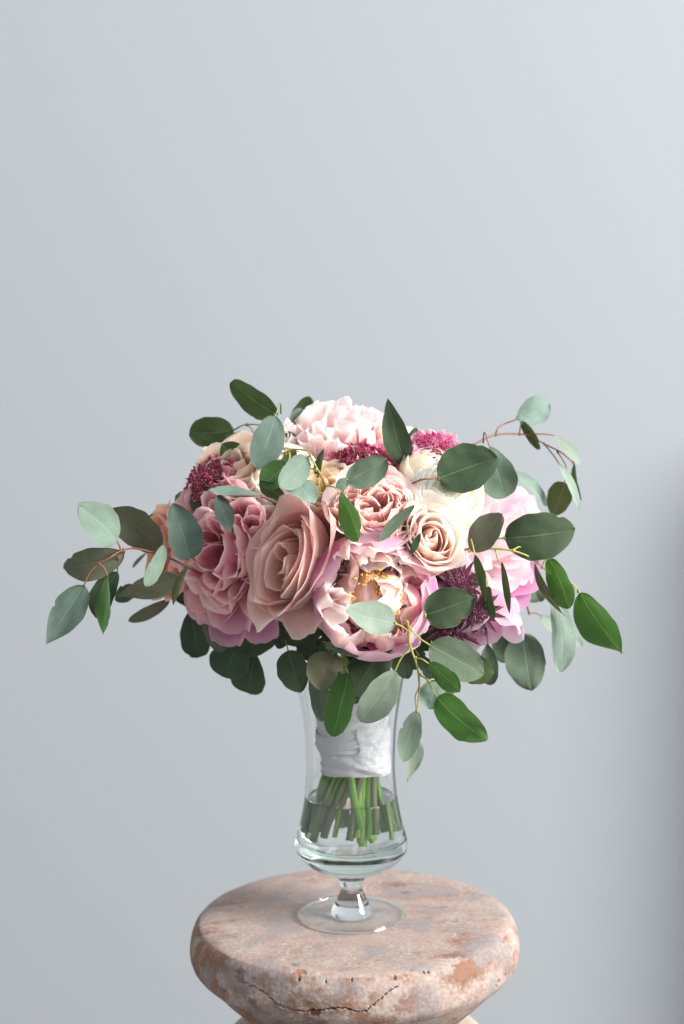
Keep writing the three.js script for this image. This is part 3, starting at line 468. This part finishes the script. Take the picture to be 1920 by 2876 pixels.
Object.entries(leafTones).forEach(([k, [body, blotch, vein, edge, through]], n) => {
  const map = canvasMap(256, 512, (g, w, h) => {
    g.fillStyle = body; g.fillRect(0, 0, w, h); const r = rng(200 + n);
    g.fillStyle = blotch; for (let i = 0; i < 2600; i++) { g.globalAlpha = 0.05 + r() * 0.24; g.beginPath(); const s = 1 + r() * r() * 9; g.ellipse(r() * w, r() * h, s, s * 1.5, r() * 3, 0, 7); g.fill(); }
    g.fillStyle = '#2b3524'; for (let i = 0; i < 150; i++) { g.globalAlpha = 0.1 + r() * 0.3; g.fillRect(r() * w, r() * h, 1 + r() * 1.6, 1 + r() * 2); }
    g.fillStyle = '#5c4a30'; for (let i = 0; i < 9; i++) { g.globalAlpha = 0.25 + r() * 0.4; g.beginPath(); g.arc(r() * w, r() * h, 1 + r() * r() * 4, 0, 7); g.fill(); }
    g.strokeStyle = vein; g.lineCap = 'round';
    for (let i = 0; i < 16; i++) for (const s of [-1, 1]) { const y = h * (0.95 - i * 0.055); g.globalAlpha = 0.06 + r() * 0.1; g.lineWidth = 0.8 + r() * 0.8; g.beginPath(); g.moveTo(w / 2, y); g.quadraticCurveTo(w / 2 + s * w * 0.24, y - h * 0.06, w / 2 + s * w * 0.43, y - h * (0.14 + r() * 0.05)); g.stroke(); }
    for (const s of [-1, 1]) { g.globalAlpha = 0.25; g.lineWidth = 1.4; g.beginPath(); g.moveTo(w / 2, h * 0.99); g.bezierCurveTo(w / 2 + s * w * 0.46, h * 0.8, w / 2 + s * w * 0.44, h * 0.3, w / 2 + s * w * 0.1, h * 0.03); g.stroke(); }
    g.globalAlpha = 0.85; g.beginPath(); g.moveTo(w / 2 - 4, h); g.lineTo(w / 2 + 4, h); g.lineTo(w / 2 + 1, h * 0.04); g.lineTo(w / 2 - 1, h * 0.04); g.fillStyle = vein; g.fill();
    g.globalAlpha = 0.7; g.strokeStyle = edge; g.lineWidth = 6; g.strokeRect(0, -20, w, h + 40);
  });
  const bump = n ? leafMats.G.bumpMap : canvasMap(256, 512, (g, w, h) => {
    g.fillStyle = '#808080'; g.fillRect(0, 0, w, h); const r = rng(300); g.strokeStyle = '#fff';
    for (let i = 0; i < 16; i++) for (const s of [-1, 1]) { const y = h * (0.95 - i * 0.055); g.globalAlpha = 0.2; g.lineWidth = 3; g.beginPath(); g.moveTo(w / 2, y); g.quadraticCurveTo(w / 2 + s * w * 0.24, y - h * 0.06, w / 2 + s * w * 0.43, y - h * 0.16); g.stroke(); }
    for (let i = 0; i < 3000; i++) { g.globalAlpha = 0.12; g.fillStyle = r() > 0.5 ? '#fff' : '#000'; g.fillRect(r() * w, r() * h, 2 + r() * 4, 2 + r() * 5); }
    g.globalAlpha = 0.8; g.fillStyle = '#000'; g.fillRect(w / 2 - 4, 0, 8, h);
  }, false);
  leafMats[k] = new THREE.MeshPhysicalMaterial({ map, vertexColors: true, color: new THREE.Color().setRGB(0.86, 0.86, 0.86), bumpMap: bump, bumpScale: 0.0006, roughness: 0.95, transmission: through, thickness: 0, side: THREE.DoubleSide, clearcoat: 0.08, clearcoatRoughness: 0.55 });
});
const leafShapes = { o: [0.5, 0.62], e: [0.58, 0.56], a: [0.6, 0.95], l: [0.75, 0.85], n: [0.78, 0.46] };
let leafCount = 0;
function leafGeo(base, tip, width, tilt, shape) {
  const k = leafCount++, r = rng(900 + k), axis = tip.clone().sub(base), L = axis.length(); axis.normalize();
  const mid = base.clone().lerp(tip, 0.5), n0 = eye.clone().sub(mid); n0.addScaledVector(axis, -n0.dot(axis)).normalize();
  const a = Math.abs(tilt) * Math.PI / 180, n1 = n0.clone().applyAxisAngle(axis, a), n2 = n0.clone().applyAxisAngle(axis, -a);
  const n = (n1.dot(toLight) > n2.dot(toLight)) === (tilt > 0) ? n1 : n2, side = axis.clone().cross(n).normalize();
  const W = width / Math.cos(a) / 2, [p, q] = leafShapes[shape], m = p / (p + q), norm = Math.pow(m, p) * Math.pow(1 - m, q);
  const bend = L * (r() - 0.4) * 0.2, fold = 0.04 + r() * 0.26, wav = (0.02 + 0.06 * r()) * W * 2, twist = (r() - 0.5) * 0.5, sk = (r() - 0.5) * 0.16, ph = r() * 9, nick = r() < 0.4 ? 0.06 + r() * 0.16 : 0, nickAt = 0.3 + r() * 0.62, nickSide = r() - 0.5, tint = 0.86 + r() * 0.24, warm = 0.9 + r() * 0.11;
  return grid(12, 30, (i, j) => {
    const u = i * 2 - 1, v = 0.002 + j * 0.996, w = W * Math.pow(v, p) * Math.pow(1 - v, q) / norm * (1 + sk * u) + L * 0.004 * (1 - v);
    const lift = bend * 4 * v * (1 - v) + fold * w * Math.pow(Math.abs(u), 1.4) + wav * Math.abs(u) * Math.sin(v * 7 + ph + u * 2) + twist * u * w * (v - 0.5) + W * 0.05 * perlin.noise(u * 2, v * 4, ph * 3);
    const edge = 1 + 0.02 * Math.sin(v * 21 + ph) * Math.abs(u) + 0.03 * perlin.noise(v * 5, ph, u) - (u * nickSide > 0 ? nick * Math.exp(-Math.pow((v - nickAt) / 0.03, 2)) : 0);
    return base.clone().addScaledVector(axis, v * L).addScaledVector(side, u * w * edge + sk * W * 0.35 * Math.sin(v * Math.PI)).addScaledVector(n, lift);
  }, (i, j) => { const k2 = tint + 0.13 * perlin.noise(i * 3 + ph, j * 5, ph) + 0.06 * perlin.noise(i * 9, j * 15, ph); return new THREE.Color().setRGB(k2 * warm, k2, k2 * (2 - warm) * 0.99); });
}
const stalkTones = { red: ['#8a5a3c', '#6e4632'], yellow: ['#a7a552', '#8d8a45'], green: ['#7d8a52', '#5f6b3c'] };
function sprig(label, tone, stem, leaves, stalks = []) {
  const s = thing('eucalyptus_sprig', label, 'eucalyptus sprig', 'eucalyptus sprigs');
  const pts = stem.map(([x, y, z]) => at(x, y, z / 100)), c0 = hex(stalkTones[tone][0]), c1 = hex(stalkTones[tone][1]), gs = [];
  const all = [...pts.slice().reverse()];            // from the free end inwards
  const ends = [pts[0], pts[pts.length - 1]], core = V3(0, TOP + 0.31, 0.01);
  const run = ends[0].distanceTo(core) < ends[1].distanceTo(core) ? all : pts.slice();
  s.position.copy(run[run.length - 1]); s.updateMatrixWorld(true);
  const loc = (p) => s.worldToLocal(p.clone());
  const end = run[run.length - 1];
  gs.push(tube(run.map(loc), 0.0006, 0.0012, 48, 7, c0, c1));
  gs.push(vaseStem(s, [end, end.clone().add(V3(0, -0.006, end.z > 0.04 ? -0.035 : -0.01)).lerp(core, 0.12), end.clone().lerp(core, 0.6).setZ(Math.min(0.03, end.z * 0.4))], 0.0034, tone, undefined, 0.38));
  const main = new THREE.CatmullRomCurve3(run).getSpacedPoints(60), taken = [], nodes = [];
  for (const st of stalks) { const p = st.map(([x, y, z]) => at(x, y, z / 100)); gs.push(tube(p.map(loc), 0.00075, 0.0006, 20, 6, c0.clone().lerp(c1, 0.4), c0)); taken.push(p[p.length - 1], p[0]); nodes.push(p[0]); main.push(...new THREE.CatmullRomCurve3(p).getSpacedPoints(12)); }
  for (const [bx, by, tx, ty, w, tn, zb, zt, tilt, shape] of leaves) {
    const b = at(bx, by, zb / 100), t = at(tx, ty, zt / 100), g = leafGeo(b, t, w / scaleAt((zb + zt) / 200), tilt, shape);
    g.translate(-s.position.x, -s.position.y, -s.position.z);
    part('leaf', g, leafMats[tn], s);
    if (!taken.some((q) => q.distanceTo(b) < 0.004)) {
      let best = main[0]; for (const q of main) if (q.distanceTo(b) < best.distanceTo(b)) best = q;
      nodes.push(best); const d = best.distanceTo(b), along = b.clone().sub(t).normalize();
      if (d > 0.04) gs.push(tube([b.clone().addScaledVector(along, 0.012).add(V3(0, -0.012, -0.03)), b.clone().addScaledVector(along, 0.012).add(V3(0, 0, -0.008)), b].map(loc), 0.0008, 0.0006, 10, 6, c1, c0));
      else if (d > 0.001) gs.push(tube([best, best.clone().lerp(b, 0.5).addScaledVector(along, d * 0.18), b].map(loc), 0.0008, 0.0006, 10, 6, c1, c0));
    }
  }
  const rn = rng(700 + leafCount);
  for (const q of nodes) { const d = V3(rn() - 0.5, 1.2, rn() - 0.5).normalize().multiplyScalar(0.0016), p = loc(q); gs.push(tube([p.clone().sub(d), p, p.clone().add(d)], 0.0009, 0.0009, 6, 7, c1, c0), tube([p, p.clone().addScaledVector(d, 0.5), p.clone().add(d)], 0.0013, 0.0008, 4, 7, c0, c1)); }
  part('stem', mergeGeometries(gs), stemMat, s);
  return s;
}
sprig('eucalyptus sprig trailing far out, with a blue grey pointed leaf at its tip', 'red', [[609,1630,5], [537,1598,7], [466,1563,9], [412,1547,10], [372,1540,10], [332,1551,10.5], [312,1565,11], [274,1587,11], [250,1614,11], [238,1644,11]],
  [[329,1519,221,1417,100,'G',10.5,12.5,20,'o'],
   [456,1533,305,1435,100,'O',9,8,-25,'o'],
   [350,1553,181,1598,87,'O',10,9,-20,'e'],
   [238,1644,130,1810,89,'M',11,12,10,'a'],
   [330,1606,269,1735,67,'D',9.5,9,-20,'e'],
   [303,1616,291,1785,39,'B',11,12,-62,'l'],
   [462,1532,408,1646,42,'G',10,12,35,'e'],
   [511,1622,328,1675,67,'O',8,7,-25,'a'],
   [531,1587,487,1699,22,'Y',9.5,10,-58,'l'],
   [534,1570,487,1413,96,'M',8,9.5,5,'o']],
  [[[609,1630,4], [569,1589,7], [546,1569,8]]]);
sprig('eucalyptus sprig behind the peach rose, small olive leaf hanging free below', 'red', [[555,1663,-1], [502,1654,-2], [466,1645,-3], [412,1652,-4]],
  [[477,1686,361,1744,35,'O',-1,-1,-20,'e'],
   [386,1652,323,1683,47,'D',-2,-3,-10,'e'],
   [488,1641,526,1705,45,'D',-3,-5,-10,'a'],
   [535,1714,562,1846,80,'D',-1,-2,-10,'n'],
   [428,1524,457,1435,71,'Y',-4,-6,-10,'e'],
   [412,1553,373,1596,10,'M',-10,-12,-20,'l'],
   [529,1612,475,1575,33,'D',1,0,0,'e']]);
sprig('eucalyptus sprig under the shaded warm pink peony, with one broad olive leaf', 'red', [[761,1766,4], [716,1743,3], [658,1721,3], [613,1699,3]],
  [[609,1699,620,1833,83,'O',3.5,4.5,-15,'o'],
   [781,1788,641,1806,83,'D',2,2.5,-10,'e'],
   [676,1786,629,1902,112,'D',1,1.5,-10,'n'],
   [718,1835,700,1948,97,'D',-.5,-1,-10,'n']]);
sprig('eucalyptus sprig rising highest, with a dark green leaf pointing up and out', 'green', [[808,1285,2], [797,1260,0], [787,1228,-1], [781,1197,-2], [774,1170,-2], [757,1120,-3]],
  [[780,1168,648,1074,71,'E',-2,-4,-35,'e'],
   [656,1209,532,1218,92,'E',-5,-6,-20,'o'],
   [711,1224,607,1263,62,'D',-4,-4,-15,'e'],
   [708,1312,623,1248,83,'E',0,1,-20,'o'],
   [774,1169,719,1316,89,'M',3,5,20,'e'],
   [837,1217,870,1113,60,'E',-5,-6,-25,'o'],
   [820,1213,847,1146,43,'M',-3,-4,15,'o'],
   [833,1247,793,1220,38,'M',-1,-2,15,'o']],
  [[[656,1209,-5], [685,1194,-4], [725,1193,-3], [801,1210,-2]]]);
sprig('thin eucalyptus sprig with twin frosted leaves and one bright hanging leaf', 'yellow', [[916,1398,8], [914,1365,10], [904,1339,11], [889,1312,12], [870,1275,12], [858,1265,11], [824,1262,10], [803,1272,9]],
  [[865,1285,787,1368,73,'G',12,14,25,'o'],
   [823,1344,879,1414,65,'G',11,13,35,'e'],
   [808,1304,734,1365,73,'B',10,10,-40,'o'],
   [811,1412,732,1346,42,'E',9,10,-45,'e'],
   [793,1304,834,1266,34,'Y',8,8,-30,'e'],
   [893,1342,910,1261,22,'E',6,5,-50,'l'],
   [956,1384,1005,1519,54,'B',13,15,-45,'n']],
  [[[914,1365,10], [935,1367,12], [946,1373,13], [956,1384,13]],
   [[889,1319,12], [873,1316,11], [854,1312,9]]]);
sprig('sage green eucalyptus sprig whose broad oval leaf covers the middle of the crimson scabiosa', 'yellow', [[958,1407,9], [961,1384,11], [970,1355,12]],
  [[971,1354,1085,1289,81,'S',12,12,15,'e'],
   [972,1346,944,1370,30,'M',12.5,13,20,'e']]);
sprig('eucalyptus sprig with a pale edge on leaf lying flat over the shaded pink peony', 'red', [[770,1411,7], [738,1395,8], [680,1393,9], [620,1392,9]],
  [[736,1393,585,1376,28,'G',8,9,60,'e'],
   [618,1390,648,1500,50,'M',9,11,25,'a'],
   [551,1437,561,1376,40,'E',4,3,-20,'e'],
   [529,1424,497,1388,45,'Y',-3,-4,-20,'e']]);
sprig('eucalyptus sprig with one tall dark green leaf standing beside the pink topped scabiosa', 'yellow', [[1149,1384,2], [1141,1346,3], [1138,1304,3]],
  [[1138,1308,1087,1118,73,'F',3,3,-10,'a'],
   [1133,1352,1167,1201,42,'E',1,0,-20,'e'],
   [1093,1220,995,1162,61,'S',-6,-7,-10,'e']]);
sprig('eucalyptus sprig with a round dark green leaf overhanging the white ranunculus', 'red', [[1131,1379,6], [1145,1369,7], [1162,1355,9], [1189,1346,10], [1229,1344,10]],
  [[1229,1344,1396,1285,132,'F',10,10.5,-5,'o'],
   [1373,1254,1419,1397,100,'S',3,3,5,'n'],
   [1436,1326,1532,1422,30,'G',-4,-6,45,'e']]);
sprig('thin eucalyptus sprig arching out in the air beyond the scabiosa, with pale hanging leaves', 'red', [[1247,1290,1], [1274,1262,-1], [1323,1250,-3], [1390,1221,-5], [1457,1219,-6], [1488,1224,-6], [1529,1248,-6], [1573,1270,-6], [1609,1300,-6]],
  [[1446,1179,1540,1132,81,'P',-6,-7,25,'n'],
   [1462,1183,1513,1263,28,'E',-6,-6,-40,'e'],
   [1555,1223,1626,1306,28,'P',-6,-5,45,'e'],
   [1569,1303,1625,1432,23,'P',-5,-4,50,'l'],
   [1584,1355,1551,1447,69,'Y',-6,-6,-35,'o'],
   [1611,1303,1631,1406,18,'E',-6,-6,-50,'l']],
  [[[1390,1221,-5], [1395,1205,-5], [1412,1192,-6], [1446,1179,-6]],
   [[1457,1219,-6], [1462,1183,-6]],
   [[1488,1220,-6], [1524,1219,-6], [1555,1223,-6]],
   [[1526,1246,-6], [1551,1277,-6], [1569,1303,-5]],
   [[1564,1269,-6], [1587,1308,-6], [1589,1335,-6], [1584,1355,-6]]]);
sprig('eucalyptus sprig spreading past the pale peony, ending in a large bright green pointed leaf', 'yellow', [[1292,1544,9], [1368,1540,9], [1439,1547,9], [1493,1569,8.5], [1533,1602,8], [1582,1634,7.5], [1604,1638,7.5], [1622,1660,7.5]],
  [[1416,1511,1614,1486,132,'F',8,8,-8,'o'],
   [1320,1547,1408,1443,79,'O',11,11,-30,'e'],
   [1540,1569,1595,1710,67,'B',8,9,-40,'e'],
   [1500,1579,1585,1730,21,'E',8,7,-60,'l'],
   [1552,1684,1573,1888,68,'P',6,5,35,'e'],
   [1626,1665,1747,1837,96,'B',7.5,8,-40,'a'],
   [1407,1578,1429,1725,19,'E',11,12,-50,'l']],
  [[[1416,1511,8], [1377,1515,8], [1323,1536,9]],
   [[1439,1546,9], [1457,1536,8.5], [1479,1549,8.5], [1493,1569,8.5]],
   [[1390,1544,9], [1395,1567,10], [1406,1589,11]]]);
sprig('eucalyptus sprig behind the pale peony, round grey green leaf hanging on a pink stalk', 'red', [[1350,1707,-2], [1408,1725,-2], [1430,1739,-1], [1453,1761,1], [1466,1779,1]],
  [[1465,1779,1491,1940,112,'S',1,2,-5,'o'],
   [1397,1756,1431,1860,78,'F',-2,-2,-10,'n'],
   [1471,1627,1517,1690,67,'S',-5,-6,0,'e'],
   [1515,1732,1633,1814,45,'P',-8,-9,25,'e'],
   [1368,1808,1373,1924,54,'S',7,7,-10,'n']],
  [[[1484,1722,-6], [1502,1722,-7], [1520,1729,-8]]]);
sprig('yellow stemmed eucalyptus sprig hanging in front of the vase, with two vivid green leaves', 'yellow', [[1142,1747,15], [1146,1770,15], [1147,1801,15], [1156,1832,15], [1166,1859,15], [1174,1899,14.5], [1175,1939,14], [1169,1995,14]],
  [[1109,1751,970,1716,86,'P',18,19,25,'o'],
   [1206,1812,1359,1893,112,'S',15,15,5,'o'],
   [1202,1864,1290,1943,54,'B',16,17,-45,'e'],
   [1226,1959,1366,2080,100,'B',15,16,-40,'a'],
   [1169,1997,1131,2140,62,'G',14,15,15,'e'],
   [1177,2082,1142,2197,36,'G',13,13,30,'a'],
   [1227,1910,1202,1992,75,'G',12,12,10,'e'],
   [1108,1884,1010,2027,90,'G',15,15,15,'e']],
  [[[1109,1751,18], [1128,1760,17], [1143,1772,15]],
   [[1149,1763,15], [1176,1792,15], [1206,1812,15]],
   [[1166,1848,15], [1185,1852,16], [1202,1864,16]],
   [[1177,1895,14.5], [1196,1908,14.5], [1212,1935,15], [1226,1959,15]],
   [[1147,1821,15], [1124,1850,15], [1108,1884,15]],
   [[1174,1935,14], [1165,1953,14], [1166,1980,14], [1169,1997,14]]]);
sprig('eucalyptus sprig with an olive green round leaf touching the burgundy astrantia', 'yellow', [[1154,1756,10], [1171,1743,12], [1192,1728,14]],
  [[1191,1728,1331,1678,111,'F',14,14,-12,'o'],
   [1332,1558,1363,1687,25,'E',12,13,-30,'l'],
   [1369,1647,1386,1739,31,'E',11,11,-40,'o'],
   [1290,1868,1386,1893,83,'E',9,9,-15,'o'],
   [1063,1520,1161,1418,30,'S',13,13.5,42,'e'],
   [1152,1557,1180,1496,19,'D',13.5,13.5,-10,'l'],
   [1174,1841,1227,1913,42,'D',7,7,-10,'e'],
   [1229,1913,1273,1947,38,'S',7,7,-10,'e']]);
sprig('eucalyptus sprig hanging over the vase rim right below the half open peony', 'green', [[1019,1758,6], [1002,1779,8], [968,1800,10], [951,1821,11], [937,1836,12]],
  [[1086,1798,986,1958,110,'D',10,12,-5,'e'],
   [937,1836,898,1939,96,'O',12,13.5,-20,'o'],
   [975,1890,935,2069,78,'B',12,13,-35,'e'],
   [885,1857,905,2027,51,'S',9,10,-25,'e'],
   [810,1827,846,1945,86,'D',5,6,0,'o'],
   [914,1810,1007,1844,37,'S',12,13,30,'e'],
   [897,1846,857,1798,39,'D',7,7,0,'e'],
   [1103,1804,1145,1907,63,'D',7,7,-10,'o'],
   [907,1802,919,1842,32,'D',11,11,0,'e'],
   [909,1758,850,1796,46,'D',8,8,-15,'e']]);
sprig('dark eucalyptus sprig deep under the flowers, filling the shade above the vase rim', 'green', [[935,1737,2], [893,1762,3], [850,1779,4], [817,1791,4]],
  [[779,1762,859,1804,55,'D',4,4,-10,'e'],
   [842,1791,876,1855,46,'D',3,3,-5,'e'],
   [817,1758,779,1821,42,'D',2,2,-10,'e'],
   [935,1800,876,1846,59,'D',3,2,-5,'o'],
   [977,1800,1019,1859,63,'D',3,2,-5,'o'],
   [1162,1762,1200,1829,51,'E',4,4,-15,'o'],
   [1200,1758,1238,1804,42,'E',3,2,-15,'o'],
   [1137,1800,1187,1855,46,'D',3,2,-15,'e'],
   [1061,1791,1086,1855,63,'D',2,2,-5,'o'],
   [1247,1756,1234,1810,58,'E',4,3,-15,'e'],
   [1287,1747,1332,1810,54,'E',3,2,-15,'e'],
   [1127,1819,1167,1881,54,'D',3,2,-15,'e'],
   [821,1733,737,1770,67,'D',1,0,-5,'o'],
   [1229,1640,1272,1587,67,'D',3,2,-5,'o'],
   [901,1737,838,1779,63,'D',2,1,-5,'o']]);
renderer.render(scene, camera);
